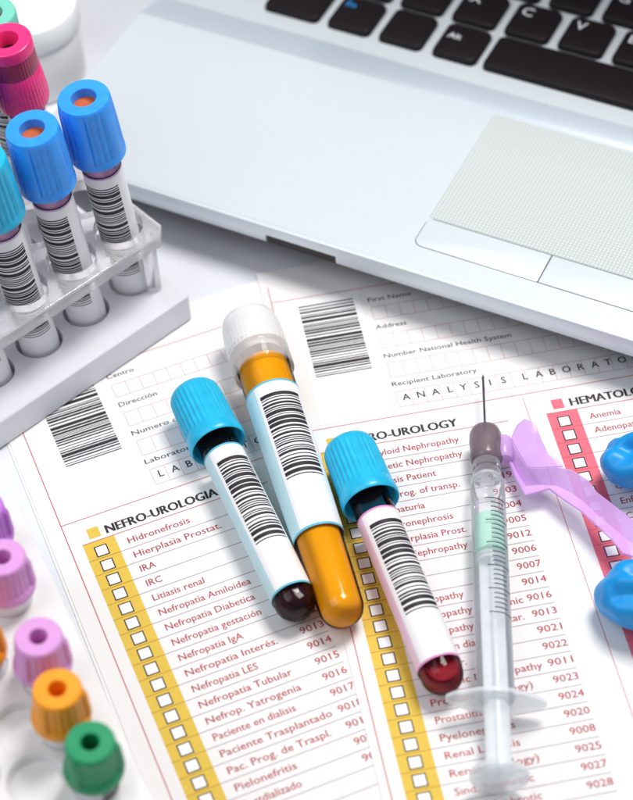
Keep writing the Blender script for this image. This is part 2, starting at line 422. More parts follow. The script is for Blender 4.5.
# ------------------------------------------------------------------ laptop
A = math.radians(-28.6)
lap = empty('laptop', (-37.169, 507.034, 0)); lap.rotation_euler = (0, 0, A)
tag(lap, 'silver laptop with black keys and a dotted touchpad beside the forms', 'laptop')
LX0, LX1, LY0, LY1, ZT = -75.5, 325.0, 0.6, 268.0, 22.0
def smooth(t): t = max(0, min(1, t)); return t * t * (3 - 2 * t)
def build_laptop():
    # shell: sides and belly
    R = 9
    L = []
    U_ = [[(x, y, z) for x, y in rrect(LX0 + i_, LY0 + i_, LX1 - i_, LY1 - i_, r, 8)] for i_, z, r in ((26, 2.6, 6), (14, 4.2, 7), (3.4, 12.4, 8), (2.0, 13.4, 8))]
    mesh('bottom_cover', loft(U_, True, False), 'laptop_under', lap, auto=40)
    for inset, z, r in ((1.6, 13.35, 8), (0.6, 13.7, R), (0.0, 14.6, R), (0.0, 20.6, R), (0.35, 21.5, R), (1.0, 21.9, R - 0.6), (1.5, 21.95, R - 1), (2.2, 21.9, R - 1.5), (2.6, 14.6, R - 2)):
        L.append([(x, y, z) for x, y in rrect(LX0 + inset, LY0 + inset, LX1 - inset, LY1 - inset, r, 8)])
    shell = mesh('base_shell', loft(L, True, True), 'laptop_silver', lap, auto=40)
    c = mesh('cutter', box(25.6, -8, 10, 53.2, 3.6, 17.6), 'laptop_dark', lap)
    carve(shell, [c])
    mesh('card_slot', box(25.65, 1.6, 13.2, 53.15, 3.55, 17.55), 'laptop_dark', lap)
    for fx, fy in ((-40, 40), (290, 40), (-40, 235), (290, 235)):
        mesh('foot', loft([[(fx + 8 * math.cos(t), fy + 5 * math.sin(t), z) for t in [2 * PI * k / 20 for k in range(20)]] for z in (0.1 if fx > 0 else 0.1, 4.6)]), 'laptop_dark', lap)
    # palm rest and keyboard deck: one formed sheet, the step fades out to the left
    xs = [LX0 + 1.5, -70, -60, -50, -40] + [-30 + 4 * k for k in range(30)] + [100, 130, 160, 200, 240, 280, 300, LX1 - 1.5]
    ys = [LY0 + 1.5, 4, 9, 20, 40, 60, 80, 87, 88.6, 88.9, 89.4, 90, 90.7, 91.4, 92.2, 93.2, 94.5, 96, 98, 100, 103, 106, 109, 112, 140, 180, 240, LY1 - 1.5]
    def zf(x, y):
        if y <= 88.6: return ZT
        soft = 2.3 * smooth((y - 88.6) / 20)
        t = (y - 88.6)
        steep = 5.0 * min(1, t / 0.8) if t < 0.8 else 2.3 + 2.7 * math.exp(-(t - 0.8) / 6.0) * (1 - smooth((t - 8) / 14))
        k = smooth((x + 5) / 75)
        return ZT - (soft * (1 - k) + steep * k)
    V = []; F = []
    Rr = R - 1
    for j, y in enumerate(ys):
        for i, x in enumerate(xs):
            # pull the outline in at the rounded front corner
            xx = x
            d = LY0 + 1.5 + Rr - y
            if d > 0:
                cut = Rr - math.sqrt(max(0, Rr * Rr - d * d))
                if i == 0: xx = x + cut
                if i == len(xs) - 1: xx = x - cut
            V.append((xx, y, zf(x, y)))
    n = len(xs)
    # corner guard: keep x order
    for j in range(len(ys)):
        base = V[j * n][0]; top = V[j * n + n - 1][0]
        for i in range(1, n - 1):
            x, y, z = V[j * n + i]; V[j * n + i] = (min(max(x, base + 0.01 * i), top - 0.01 * (n - i)), y, z)
    def sheet_part(name, m, ya, yb):
        js = [j for j, y in enumerate(ys) if ya - 1e-6 <= y <= yb + 1e-6]
        vv = [V[j * n + i] for j in js for i in range(n)]
        ff = [(j * n + i, j * n + i + 1, (j + 1) * n + i + 1, (j + 1) * n + i) for j in range(len(js) - 1) for i in range(n - 1)]
        mesh(name, (vv, ff), m, lap, smooth=True)
    sheet_part('palm_rest', 'laptop_silver', 0, 88.6)
    sheet_part('deck_step', 'laptop_step_shade', 88.6, 103)
    sheet_part('keyboard_deck', 'laptop_silver', 103, 400)
    # touchpad and buttons: dark gap, then the plates
    mesh('touchpad_gap', rprism(77.0, 12.9, 170.2, 27.6, 3.4, ZT - 0.6, ZT + 0.06, 0.02), 'laptop_dark', lap)
    mesh('touchpad', rprism(77.1, 27.35, 170.1, 87.05, 0.8, ZT - 0.5, ZT + 0.16, 0.08), 'touchpad', lap)
    def button(x0, x1, side):
        def ring(d):
            a, b, c, e_ = x0 + d, 13.15 + d, x1 - d, 27.0 - d
            r = 3.2 - d; arc = lambda cx, cy, t0: [(cx + r * math.cos(t0 + PI / 2 * k / 6), cy + r * math.sin(t0 + PI / 2 * k / 6)) for k in range(7)]
            if side < 0: return [(c, b), (c, e_), (a + 0.6, e_), (a, e_ - 1.0)] + arc(a + r, b + r, PI)
            return arc(c - r, b + r, 1.5 * PI) + [(c, e_ - 1.0), (c - 0.6, e_), (a, e_), (a, b)]
        mesh('touchpad_button', loft([[(x, y, z) for x, y in ring(d)] for d, z in ((0, ZT - 0.5), (0, ZT + 0.14), (0.15, ZT + 0.24), (0.4, ZT + 0.28))]), 'laptop_silver', lap, auto=40)
    button(77.25, 123.45, -1); button(123.85, 169.95, 1)
    # lid, opened, beyond the top of the picture
    ld = mesh('lid', rprism(LX0, -2.2, LX1, 250, 9, -3.0, 3.0, 1.2), 'laptop_silver', lap)
    ld.location = ((0) * U, 262 * U, 23 * U); ld.rotation_euler = (math.radians(112), 0, 0)
    mesh('screen', rprism(LX0 + 14, 16, LX1 - 14, 238, 2, 2.9, 3.2, 0.1), 'screen_glass', ld)
    # keys
    def key(x0, x1, row, legend=None, lm='key_print', size=5.2, dx=2.4, dy=12.0):
        x0 -= 0.5; x1 += 0.5; y0 = 111.4 + 22.25 * row; y1 = y0 + 19.7
        kk = ('key', round(x1 - x0, 2))
        if kk not in cache:
            w, h = (x1 - x0), (y1 - y0)
            L = []
            for d, z, r in ((0, 0, 2.6), (0, 1.3, 2.6), (0.25, 2.2, 2.6), (0.6, 2.6, 2.4), (1.1, 2.75, 2.1)):
                L.append([(x, y, z) for x, y in rrect(d, d, w - d, h - d, r, 5)])
            me_o = mesh('key', loft(L, False, True), 'key_black', lap, auto=50); cache[kk] = me_o.data; o = me_o
        else:
            o = bpy.data.objects.new('key', cache[kk]); COL.objects.link(o); o.parent = lap
        o.location = (x0 * U, y0 * U, 19.68 * U)
        if legend: mesh('key_legend', text(legend, dx, dy, size, z=2.79, bold=0.07), lm, o)
    cache = {}
    key(-30.9, -8.2, 0, 'Ctrl', size=4.4); key(-3.4, 13.9, 0, 'Fn', 'key_print_blue', 4.6, 3.0, 12.2); key(18.6, 35.9, 0); key(41.2, 58.5, 0, 'Alt', size=4.4, dx=2.6, dy=10.2)
    key(62.2, 168.5, 0)
    for k, x in enumerate((173, 195, 217, 239, 261, 283)): key(x, x + 17.3, 0)
    key(-30.9, -8.2, 1)
    for k, s in enumerate(['', 'Z', 'X', 'C', 'V', 'B', 'N', 'M', '', '', '', '']): key(-4.2 + 22 * k, 13.1 + 22 * k, 1, s or None, size=7.0, dx=3.0, dy=11.6)
    key(260, 300, 1)
    key(-30.9, -14, 2)
    for k, s in enumerate(['A', 'S', 'D', 'F', 'G', 'H', 'J', 'K', 'L', '', '', '']): key(-9.5 + 22 * k + 15.0 - 0.0 if False else 5.5 + 22 * k, 22.8 + 22 * k, 2, s or None, size=7.0, dx=3.0, dy=11.6) if 5.5 + 22 * k < 285 else None
    for r in (3, 4):
        for k in range(14): key(-30.9 + 22 * k + (8 if r == 3 else 0), -13.6 + 22 * k + (8 if r == 3 else 0), r)
build_laptop()

# ------------------------------------------------------------------ sample tubes
def orient(tip, top, face):
    """matrix: local z from tip to top, local x towards 'face' as far as possible"""
    t, p = Vector(tip), Vector(top)
    z = (p - t).normalized(); x = Vector(face); x = (x - z * x.dot(z)).normalized(); y = z.cross(x)
    m = Matrix((x, y, z)).transposed().to_4x4(); m.translation = t * U
    return m
def rib_mod(n, depth, rows, duty=0.5, groups=None):
    def f(i, a):
        if i not in rows: return 0
        s = (a * n / (2 * PI)) % 1.0
        if groups:
            g = (a * groups / (2 * PI)) % 1.0
            if g > 0.62: return depth * 0.5
        t = 0.5 + 0.5 * math.cos(2 * PI * s)
        return -depth * smooth(t)
    return f
def label_set(root, r0, r1, z0, z1, wrap, rim, seed, panel=(-62, 62), bars=(-46, 46), bz=None, rimw=0.6):
    """wrapped sticker; r may taper from z0 to z1"""
    rr = lambda z: r0 + (r1 - r0) * (z - z0) / (z1 - z0)
    lab = mesh('label', lathe([(rr(z0) - 0.12, z0), (rr(z0), z0 + .02), (rr(z1), z1 - .02), (rr(z1) - 0.12, z1)], 56), wrap, root, auto=40)
    if rim:
        mesh('label_edge', lathe([(rr(z0) + .05, z0 - 0.02), (rr(z0) + .05, z0 + rimw)], 56), rim, lab, smooth=True)
        mesh('label_edge', lathe([(rr(z1) + .05, z1 - rimw), (rr(z1) + .05, z1 + 0.02)], 56), rim, lab, smooth=True)
    a0, a1 = math.radians(panel[0]), math.radians(panel[1])
    mesh('label_panel', lathe([(rr(z0) + .06, z0 + rimw + .15), (rr(z1) + .06, z1 - rimw - .15)], 24, None, a0, a1), 'sticker', lab, smooth=True)
    b0, b1 = math.radians(bars[0]), math.radians(bars[1])
    zb0, zb1 = bz
    P = []
    for s, w in barcode_rows(zb1 - zb0, seed, 1.2):
        za, zc = zb0 + s, zb0 + s + w
        P.append(lathe([(rr(za) + .11, za), (rr(zc) + .11, zc)], 18, None, b0, b1))
    mesh('barcode', join(*P), 'ink_black', lab, smooth=True)
    return lab

def lying_tube(label, tip, top, face, wrap, rim, liquid, capm, seed, panel, bars, lz, fill=66, level=5.0):
    root = empty('blood_tube', None, orient(tip, top, face)); tag(root, label, 'test tube', 'tubes lying on the forms')
    mesh('tube_wall', lathe(hemi(6.6) + [(6.6, 20), (6.6, 50), (6.6, 80)], 56), 'tube_wall', root, smooth=True)
    bl = mesh('blood', lathe(hemi(5.95, 0.65) + [(5.95, 20), (5.95, fill), (0.02, fill)], 48), liquid, root)
    bm = bmesh.new(); bm.from_mesh(bl.data)
    bmesh.ops.remove_doubles(bm, verts=bm.verts, dist=0.03 * U)
    lv = Matrix(root.matrix_world.to_3x3()).transposed() @ Vector((0, 0, 1))          # world up in the tube's frame
    r_ = bmesh.ops.bisect_plane(bm, geom=bm.verts[:] + bm.edges[:] + bm.faces[:], plane_co=lv * level * U, plane_no=lv, clear_outer=True)
    bmesh.ops.holes_fill(bm, edges=[e_ for e_ in bm.edges if e_.is_boundary])
    bmesh.ops.recalc_face_normals(bm, faces=bm.faces)
    bm.to_mesh(bl.data); bm.free()
    bl.data.polygons.foreach_set('use_smooth', [True] * len(bl.data.polygons)); bl.data.set_sharp_from_angle(angle=math.radians(40))
    label_set(root, 6.85, 6.85, lz[0], lz[1], wrap, rim, seed, panel, bars, lz[2:])
    # ribbed cap with an open skirt
    prof = [(8.3, 74.0), (8.7, 72.6), (9.2, 72.3), (9.55, 72.7), (9.62, 74.0), (9.5, 76.2), (9.25, 77.6), (9.15, 78.4), (9.05, 84), (8.95, 90), (8.85, 93.2), (8.6, 95.2), (7.9, 96.5), (6.5, 97.0), (4.0, 97.0), (3.6, 96.4), (0.02, 96.2)]
    cap = mesh('cap', lathe(prof, 192, rib_mod(32, 0.34, (7, 8, 9, 10))), capm, root, auto=60)
    mesh('cap_inside', lathe([(8.3, 73.9), (8.1, 80), (6.7, 80.4)], 48), capm, cap, smooth=True)
    mesh('stopper', lathe([(6.5, 77.5), (6.5, 90), (0.02, 90)], 32), 'stopper_dark', root, smooth=True)
    return root

lying_tube('dark blood tube with cyan cap and pale blue label, left of the yellow tube', (-8.4, 337.6, 8.0), (-41.0, 428.2, 11.0),
           (0.25, -0.55, 0.8), 'wrap_cyan', 'rim_cyan', 'blood_dark', 'cap_cyan', 21, (-52, 75), (-42, 56), (8.4, 67.6, 27, 62.7))
lying_tube('red blood tube with cyan cap and pink edged label, right of the yellow tube', (33.6, 307.6, 8.4), (9.4, 400.6, 11.4),
           (0.22, -0.55, 0.8), 'wrap_pink', 'rim_pink', 'blood_red', 'cap_cyan', 21, (-60, 70), (-46, 54), (8.6, 66.0, 26, 61.6), level=3.0)

def urine_tube():
    tip, top = (4.9, 333.0, 9.0), (-22.2, 461.0, 12.0)
    root = empty('urine_tube', None, orient(tip, top, (0.22, -0.55, 0.8)))
    tag(root, 'yellow urine tube with white cap, lying between the two blood tubes', 'test tube', 'tubes lying on the forms')
    rr = lambda z: 7.0 + 2.1 * min(1, z / 100)
    zs = [7.8, 20, 40, 60, 80, 100, 112]
    mesh('tube_wall', lathe(hemi(7.1) + [(rr(z), z) for z in zs[1:]] + [(9.3, 112.2), (9.3, 114.5)], 56), 'tube_wall', root, smooth=True)
    mesh('urine', lathe(hemi(6.45, 0.65) + [(rr(z) - 0.65, z) for z in (20, 40, 60, 80, 100, 106)] + [(8.0, 107.6), (0.02, 108)], 48), 'urine', root, auto=40)
    label_set(root, 8.3, 9.3, 33, 93.5, 'wrap_cyan', 'rim_cyan', 21, (-50, 66), (-42, 46), (53.3, 88.4), 0.7)
    skirt = [(9.7, 104.6), (10.1, 104.3), (10.3, 104.8), (10.35, 109), (10.35, 115)]
    prof = [(10.35, 113.2), (10.4, 116), (10.35, 121), (10.0, 125.5), (9.2, 128.6), (7.4, 130.2), (4, 130.7), (0.02, 130.8)]
    cap = mesh('cap', lathe(prof, 160, rib_mod(40, 0.12, (1, 2))), 'cap_white', root, auto=60)
    mesh('cap_skirt', lathe(skirt, 64), 'cap_clear', cap, smooth=True)
    mesh('cap_plug', lathe([(8.2, 111), (8.2, 127), (0.02, 127.5)], 40), 'cap_white', cap, smooth=True)
urine_tube()

# ------------------------------------------------------------------ tube rack, upper left
RO = Vector((-41.5, 473.0)); ra = math.radians(40)
E1 = -Vector((math.cos(ra), math.sin(ra))); E2 = Vector((-math.sin(ra), math.cos(ra)))
LEAN = Vector((-0.062, -0.049))
def grid(i, j): return RO + E1 * (10 + 20.6 * i) + E2 * (20.3 + 20.6 * j)
def rack():
    root = empty('tube_rack', (RO.x, RO.y, 1.4)); root.rotation_euler = (0, 0, ra + PI)
    tag(root, 'clear and white two tier tube rack holding capped tubes beside the laptop', 'tube rack')
    # local x = E1, local y = -E2  (rotation by ra+pi)
    def loc(p): d = p - RO; return d.dot(E1), -d.dot(E2)
    NI, NJ = 5, 4
    W, D = 112.0, 92.0
    base = mesh('base_block', rprism(0, -D, W, 0, 2.0, 0, 11.2, 0.8, 4), 'acrylic_base', root)
    plate = mesh('top_plate', rprism(1.0, -D + 7, W - 1, -6.6, 4.0, 33.8, 38.8, 0.9, 1), 'acrylic', root)
    cb, cp = [], []
    for i in range(NI):
        for j in range(NJ):
            g = grid(i, j)
            x, y = loc(g)
            cb.append(join(lathe([(0.01, 1.5), (8.2, 1.5), (8.2, 20), (0.01, 20)], 28)))
            cb[-1] = ([(a + x, b + y, c) for a, b, c in cb[-1][0]], cb[-1][1])
            x, y = loc(g + LEAN * 25)
            q = lathe([(0.01, 25), (8.6, 25), (8.6, 45), (0.01, 45)], 28)
            cp.append(([(a + x, b + y, c) for a, b, c in q[0]], q[1]))
    carve(base, [mesh('cutter', join(*cb), 'rack_white', root)])
    carve(plate, [mesh('cutter', join(*cp), 'acrylic', root)])
    for x, y in ((7, -11.5), (W - 7, -11.5), (7, -D + 12), (W - 7, -D + 12)):
        mesh('post', lathe([(2.6, 11.1), (2.6, 33.9)], 20), 'acrylic', root, smooth=True).location = (x * U, y * U, 0)
rack()

def rack_tube(i, j, label, capm, stop, roll, style='blue', seed=5, T=97.0, liquid='plasma_lilac', lean=None):
    g = grid(i, j); LEAN_ = lean or LEAN
    tip = Vector((*(g + LEAN_ * (-9)), 3.4)); ax = Vector((LEAN_.x, LEAN_.y, 1)).normalized(); top = tip + ax * T
    face = Vector((0.12, -1, 0.2)); face.rotate(Matrix.Rotation(math.radians(roll), 3, 'Z'))
    root = empty('sample_tube', None, orient(tip, top, face)); tag(root, label, 'test tube', 'tubes standing in the clear rack')
    mesh('tube_wall', lathe(hemi(6.5) + [(6.5, 20), (6.5, 50), (6.5, 80)], 48), 'tube_wall', root, smooth=True)
    mesh('sample_liquid', lathe(hemi(6.05, 0.45) + [(6.05, 20), (6.05, 76), (0.02, 76)], 40), liquid, root, auto=40)
    label_set(root, 6.72, 6.72, 5.5, 66.5, 'wrap_white', 'rim_lilac', seed, (-80, 55), (-66, 44), (19, 62), 0.5)
    if style == 'blue':
        prof = [(6.8, 73.4), (8.4, 72.4), (9.0, 72.2), (9.35, 72.6), (9.4, 74.2), (9.2, 75.0), (9.2, 76.0), (9.05, 84), (8.75, 93), (8.6, 95.9), (8.45, 96.6), (8.2, 97.0), (4.3, 97.0), (4.1, 96.8), (3.95, 93.5)]
        cap = mesh('cap', lathe(prof, 192, rib_mod(30, 0.42, (6, 7, 8), groups=5)), capm, root, auto=33)
        mesh('stopper', lathe([(4.2, 93.6), (0.02, 93.2)], 28), stop, cap, smooth=True)
    else:
        prof = [(6.8, 71.5), (8.4, 70.2), (8.9, 70.2), (9.2, 71.4), (9.3, 74), (9.1, 79), (8.7, 84.6), (8.3, 85.4)]
        cap = mesh('cap', lathe(prof, 192, rib_mod(44, 0.24, (4, 5))), capm, root, auto=40)
        mesh('cap_collar', lathe([(8.35, 84.8), (8.5, 85.2), (8.4, 92.2), (8.3, 92.6)], 192, rib_mod(44, 0.14, (1, 2))), stop, cap, auto=40)
        mesh('cap_top', lathe([(8.2, 92.4), (8.5, 92.6), (8.5, 96.2), (8.3, 96.8), (8.0, 97.0), (4.3, 97.0), (4.1, 96.7), (4.0, 91)], 64), capm, cap, auto=33)
        mesh('stopper', lathe([(4.05, 91.2), (0.02, 91)], 36), 'stopper_dark', cap, smooth=True)
    return root
rack_tube(0, 0, 'tube with bright blue cap at the rack corner nearest the laptop', 'cap_blue', 'stopper_orange', -8, seed=31)
rack_tube(1, 0, 'tube with bright blue cap, second from the rack corner in the front row', 'cap_blue', 'stopper_orange', -14, seed=31)
rack_tube(2, 0, 'tube with cyan blue cap cut off by the left picture edge', 'cap_cyan', 'stopper_orange', 12, seed=31)
rack_tube(3, 0, 'tube in the front row of which only the bottom shows at the left edge', 'cap_blue', 'stopper_orange', 10, seed=31)
rack_tube(0, 2, 'tube with translucent pink cap and dark stopper behind the blue caps', 'cap_pink', 'stopper_pink', -5, 'pink', seed=31)
rack_tube(1, 2, 'tube in the clear rack seen only as a barcode left of the blue capped tube', 'cap_blue', 'stopper_orange', -10, seed=31)
rack_tube(0, 3, 'tube with mint green cap behind the pink capped tube', 'cap_teal', 'stopper_orange', -8, seed=31, lean=Vector((0.02, -0.06)))

# ------------------------------------------------------------------ white jar, far upper left
jar = empty('lidded_jar', (-103, 612, 0)); tag(jar, 'round white lidded plastic jar behind the pink capped tube', 'jar')
mesh('jar_body', lathe([(0.02, 0.1), (17.5, 0.1), (18.8, 0.9), (19.4, 2.8), (19.6, 24), (19.0, 25.5), (18.0, 26)], 72), 'jar_white', jar, auto=45)
mesh('lid', lathe([(18.6, 26), (20.2, 26.2), (20.5, 27), (20.4, 35.0), (19.8, 36.4), (18.4, 37.0), (15.8, 36.5), (15.4, 36.0), (0.02, 36.0)], 160, rib_mod(72, 0.2, (2, 3))), 'jar_white', jar, auto=45)

# ------------------------------------------------------------------ white rack with small tubes, lower left
D2 = Vector((0.375, -0.927)); N2 = Vector((0.927, 0.375))
R2O = Vector((-63.4, 293.7))                  # a point on the right upper edge of the plate
def small_rack():
    root = empty('small_tube_rack', (R2O.x, R2O.y, 1.6)); root.rotation_euler = (0, 0, math.atan2(D2.y, D2.x))
    tag(root, 'white perforated rack with small coloured tubes at the lower left', 'tube rack')
    H = 38.4
    PY = Vector((-D2.y, D2.x))
    plate = mesh('top_plate', rprism(-78, -92, 92, 0, 3.0, H - 4, H, 0.8, 2), 'plate_white', root)
    base = mesh('base_block', rprism(-78, -92, 92, 0, 3.0, 0, 8.5, 0.8, 2), 'foam_white', root)
    cut = []
    for (p, r) in HOLES:
        dep = 14 if r < 7.6 else 2.6
        d = Vector(p) - R2O; x, y = d.dot(D2), d.dot(PY)
        q = lathe([(0.01, H - dep), (r - 0.3, H - dep), (r, H - 0.5), (r + 0.5, H + 0.1), (r + 0.5, H + 6), (0.01, H + 6)], 40)
        cut.append(([(a + x, b + y, c) for a, b, c in q[0]], q[1]))
    for k in range(0, len(cut)):
        carve(plate, [mesh('cutter', cut[k], 'plate_white', root)])
    for x, y in ((-72, -5), (86, -5), (-72, -87), (86, -87)):
        mesh('post', lathe([(2.4, 8.4), (2.4, H - 3.9)], 20), 'plate_white', root, smooth=True).location = (x * U, y * U, 0)
MT = {}   # small tubes: base position on the plate and top position
MICRO = [('cap_green', 'well_green', 'small tube with dark green cap at the lower corner of the white rack', (-64.6, 266.4), None),
         ('cap_orange', 'well_orange', 'small tube with orange cap between the green and lilac caps', (-73.9, 283.4), None),
         ('cap_lilac', 'well_lilac', 'small tube with pale lilac cap above the orange one', (-79.7, 300.5), None),
         ('cap_lilac', 'well_lilac', 'small tube with pinkish lilac cap at the left picture edge', (-91.2, 328.2), None),
         ('cap_purple', 'well_lilac', 'small tube with purple cap, topmost at the left picture edge', (-98.5, 346.6), None),
         ('cap_orange', 'well_orange', 'small amber tube with orange cap cut off by the left picture edge', (-98.2, 306.0), None)]
LEAN2 = Vector((0.05, 0.0))
HOLES = [((-87.2, 285.2), 7.7), ((-82.2, 268.3), 7.7), ((-77.0, 251.5), 7.7), ((-104.5, 287.5), 7.7), ((-99.6, 270.5), 7.7)]
for c, w, l, p, _ in MICRO:
    b = Vector(p) - LEAN2 * 22; HOLES.append(((b.x, b.y), 7.4 if p[0] == -98.2 else 6.2))
small_rack()
for k, (c, w, l, p, _) in enumerate(MICRO):
    top = Vector((p[0], p[1], 61.0)); ax = Vector((LEAN2.x, LEAN2.y, 1)).normalized(); T = 50.5
    root = empty('small_tube', None, orient(top - ax * T, top, (0.5, -1, 0.2))); tag(root, l, 'test tube', 'small tubes standing in the white rack')
    amber = k == 5
    r = 7.0 if amber else 5.9
    mesh('tube_wall', lathe(hemi(r) + [(r, 20), (r, 40)], 40), 'amber' if amber else 'tube_wall', root, smooth=True)
    lq = {'cap_lilac': 'plasma_lilac', 'cap_purple': 'plasma_lilac'}.get(c, 'wrap_white')
    mesh('sample_liquid', lathe(hemi(r - .5, .5) + [(r - .5, 30), (0.02, 30)], 32), 'amber' if amber else lq, root, auto=40)
    lab = mesh('label', lathe([(r + .12, 12), (r + .15, 12.1), (r + .15, 35), (r + .12, 35.1)], 40, None, -2.2, 2.2), 'wrap_white', root, smooth=True)
    if k == 0:
        mesh('barcode', join(*[lathe([(r + .2, 20 + a), (r + .2, 20 + a + b)], 10, None, -0.1, 1.0) for a, b in barcode_rows(15, 3)]), 'ink_black', lab, smooth=True)
    ns = 20
    def mod(i, a):
        if i in (5, 6):
            g = (a / (2 * PI) * 3) % 1.0
            t = 0.5 + 0.5 * math.cos(a * 26)
            return (-0.34 * smooth(t)) + (1.0 if abs(g - 0.5) < 0.08 else 0)
        return 0
    prof = [(6.6, 37.2), (7.7, 36.4), (8.2, 36.5), (8.35, 37.4), (8.1, 39.0), (7.5, 40.0), (6.9, 48), (6.7, 49.6), (6.5, 50.2), (6.15, 50.5), (2.75, 50.5), (2.5, 50.2), (2.3, 44)]
    cap = mesh('cap', lathe(prof, 160, mod), c, root, auto=33)
    mesh('cap_well', lathe([(2.32, 44.1), (0.02, 43.8)], 24), w, cap, smooth=True)

# ------------------------------------------------------------------ syringe
def syringe():
    a, b = Vector((54.6, 406.3, 9.2)), Vector((45.6, 283.6, 9.8))      # hub front -> thumb end of axis
    root = empty('syringe', None, orient(a, b, (0.05, -0.62, 0.78))); tag(root, 'clear syringe with grey needle hub lying on the English form', 'syringe')
    # local z runs from hub towards the plunger; length about 123
    hub = mesh('needle_hub', lathe([(0.5, -0.4), (2.8, -0.2), (4.6, 0.6), (5.25, 2.4), (5.4, 6), (5.1, 9.5), (5.3, 12.5), (4.7, 14.2), (3.9, 14.6)], 48), 'hub_grey', root, smooth=True)
    nd = mesh('needle', lathe([(0.04, -24.5), (0.42, -22.8), (0.42, 0)], 16), 'steel', root, smooth=True)
    mesh('hub_collar', lathe([(3.6, 13.5), (4.5, 14.4), (4.5, 17), (4.1, 17.4), (4.1, 18.4), (4.6, 18.8), (4.6, 20.6), (4.2, 21)], 40), 'syringe_clear', hub, auto=40)
    br = mesh('barrel', lathe([(2.0, 19.5), (4.4, 20.2), (5.4, 22), (5.6, 25), (5.6, 60), (5.6, 103.2)], 56), 'syringe_clear', root, smooth=True)
    # printed scale
    T = []
    for k in range(26):
        z = 32.6 + k * 1.74
        long_ = (k % 5 == 0)
        T.append(lathe([(5.68, z - 0.2), (5.68, z + 0.2)], 14, None, math.radians(-66 if long_ else -44), math.radians(20 if long_ else 2)))
    mesh('scale_marks', join(*T), 'tick_ink', br, smooth=True)
    # finger flange with two ears
    pts = []
    for k in range(64):
        t = 2 * PI * k / 64
        pts.append((5.2 * math.sin(t) + 1.4 * math.copysign(abs(math.sin(t)) ** 3, math.sin(t)), 15.0 * math.cos(t) * (1 - 0.10 * math.sin(t) ** 2)))
    fl = loft([[(x * k, y * k, z) for x, y in pts] for k, z in ((0.96, 103.0), (1.0, 103.3), (1.0, 104.5), (0.96, 104.8))])
    mesh('finger_flange', fl, 'syringe_white', br, auto=40)
    pl = mesh('plunger_rod', join(*[box(-w, -h, 52.5, w, h, 128.2) for w, h in ((3.7, 0.55), (0.55, 3.7))]), 'syringe_white', root)
    mesh('plunger_disc', lathe([(0.02, 53), (4.3, 53), (4.3, 54.4), (0.02, 54.4)], 32), 'syringe_white', pl)
    mesh('plunger_seal', lathe([(0.02, 50.6), (3.2, 50.9), (4.6, 51.8), (4.6, 53), (0.02, 53.1)], 36), 'syringe_white', pl, auto=40)
    mesh('rod_sleeve', lathe([(3.85, 103.8), (3.85, 128.4)], 40), 'syringe_white', pl, smooth=True)
    mesh('thumb_rest', lathe([(0.02, 127.6), (7.8, 127.8), (8.6, 128.4), (8.6, 129.7), (7.9, 130.4), (0.02, 130.6)], 48), 'syringe_white', pl, auto=40)
    mesh('liquid', lathe([(0.02, 36.6), (4.6, 36.9), (4.65, 38), (4.65, 50.6), (0.02, 50.7)], 40), 'syringe_mint', root, auto=40)
    # hinged needle guard in lilac plastic, folded out to the right (world units -> local)
    inv = root.matrix_world.inverted()
    def sheet(name, rows, faces, thick, parent):
        V = [tuple((inv @ (Vector(p) * U)) / U) for p in rows]
        o = mesh(name, (V, faces), 'guard_purple', parent)
        so = o.modifiers.new('wall', 'SOLIDIFY'); so.thickness = thick * U; so.offset = 0
        bv = o.modifiers.new('edges', 'BEVEL'); bv.width = 0.35 * U; bv.segments = 2; bv.limit_method = 'ANGLE'; bv.angle_limit = math.radians(25)
        bpy.context.view_layer.update()
        m2 = bpy.data.meshes.new_from_object(o.evaluated_get(bpy.context.evaluated_depsgraph_get()))
        o.modifiers.clear(); o.data = m2
        m2.polygons.foreach_set('use_smooth', [True] * len(m2.polygons)); m2.set_sharp_from_angle(angle=math.radians(28))
        return o
    up_ = [(59.6, 401.6, 10.5), (62.4, 400.5, 10.8), (64.3, 394.1, 10.6), (66.4, 388.2, 10.8), (69.5, 386.6, 12.0), (74.6, 386.6, 12.2), (80.0, 384.2, 13.0), (84.4, 379.4, 13.2), (86.4, 374.4, 13.4), (95.8, 361.3, 15.0), (98.5, 357.6, 15.5)]
    fold = [(59.4, 400.0, 7.2), (61.2, 398.0, 6.6), (63.2, 391.0, 5.8), (65.6, 384.4, 5.4), (70.6, 384.4, 6.2), (75.2, 382.6, 7.2), (79.6, 378.4, 8.2), (83.4, 373.0, 9.0), (86.6, 367.0, 9.8), (93.6, 356.6, 11.2), (96.0, 353.2, 11.8)]
    lo = [(59.3, 397.7, 8.6), (60.9, 394.7, 8.2), (62.3, 387.1, 7.8), (64.6, 379.1, 7.8), (72.5, 380.5, 8.6), (76.2, 375.4, 9.4), (81.0, 369.6, 10.2), (84.6, 363.8, 10.8), (88.9, 356.4, 11.6), (91.2, 350.6, 12.4), (94.6, 348.6, 12.8)]
    n = len(up_)
    faces = [(i * n + k, i * n + k + 1, (i + 1) * n + k + 1, (i + 1) * n + k) for i in range(2) for k in range(n - 1)]
    g = sheet('needle_guard', up_ + fold + lo, faces, 0.8, root)
    fa = [up_[1], up_[2], up_[3], up_[4], up_[5], (77.2, 385.9, 12.6)]
    fb = [(63.6, 402.6, 12.4), (66.8, 398.6, 12.4), (69.2, 394.4, 12.0), (71.6, 390.4, 12.0), (75.0, 387.2, 12.3), (77.4, 386.2, 12.6)]
    fc = [(64.8, 404.0, 13.6), (67.2, 404.6, 15.6), (70.4, 402.0, 15.6), (71.6, 397.6, 13.8), (73.4, 391.0, 12.8), (77.6, 386.6, 12.7)]
    m_ = len(fa)
    ff = [(i * m_ + k, i * m_ + k + 1, (i + 1) * m_ + k + 1, (i + 1) * m_ + k) for i in range(2) for k in range(m_ - 1)]
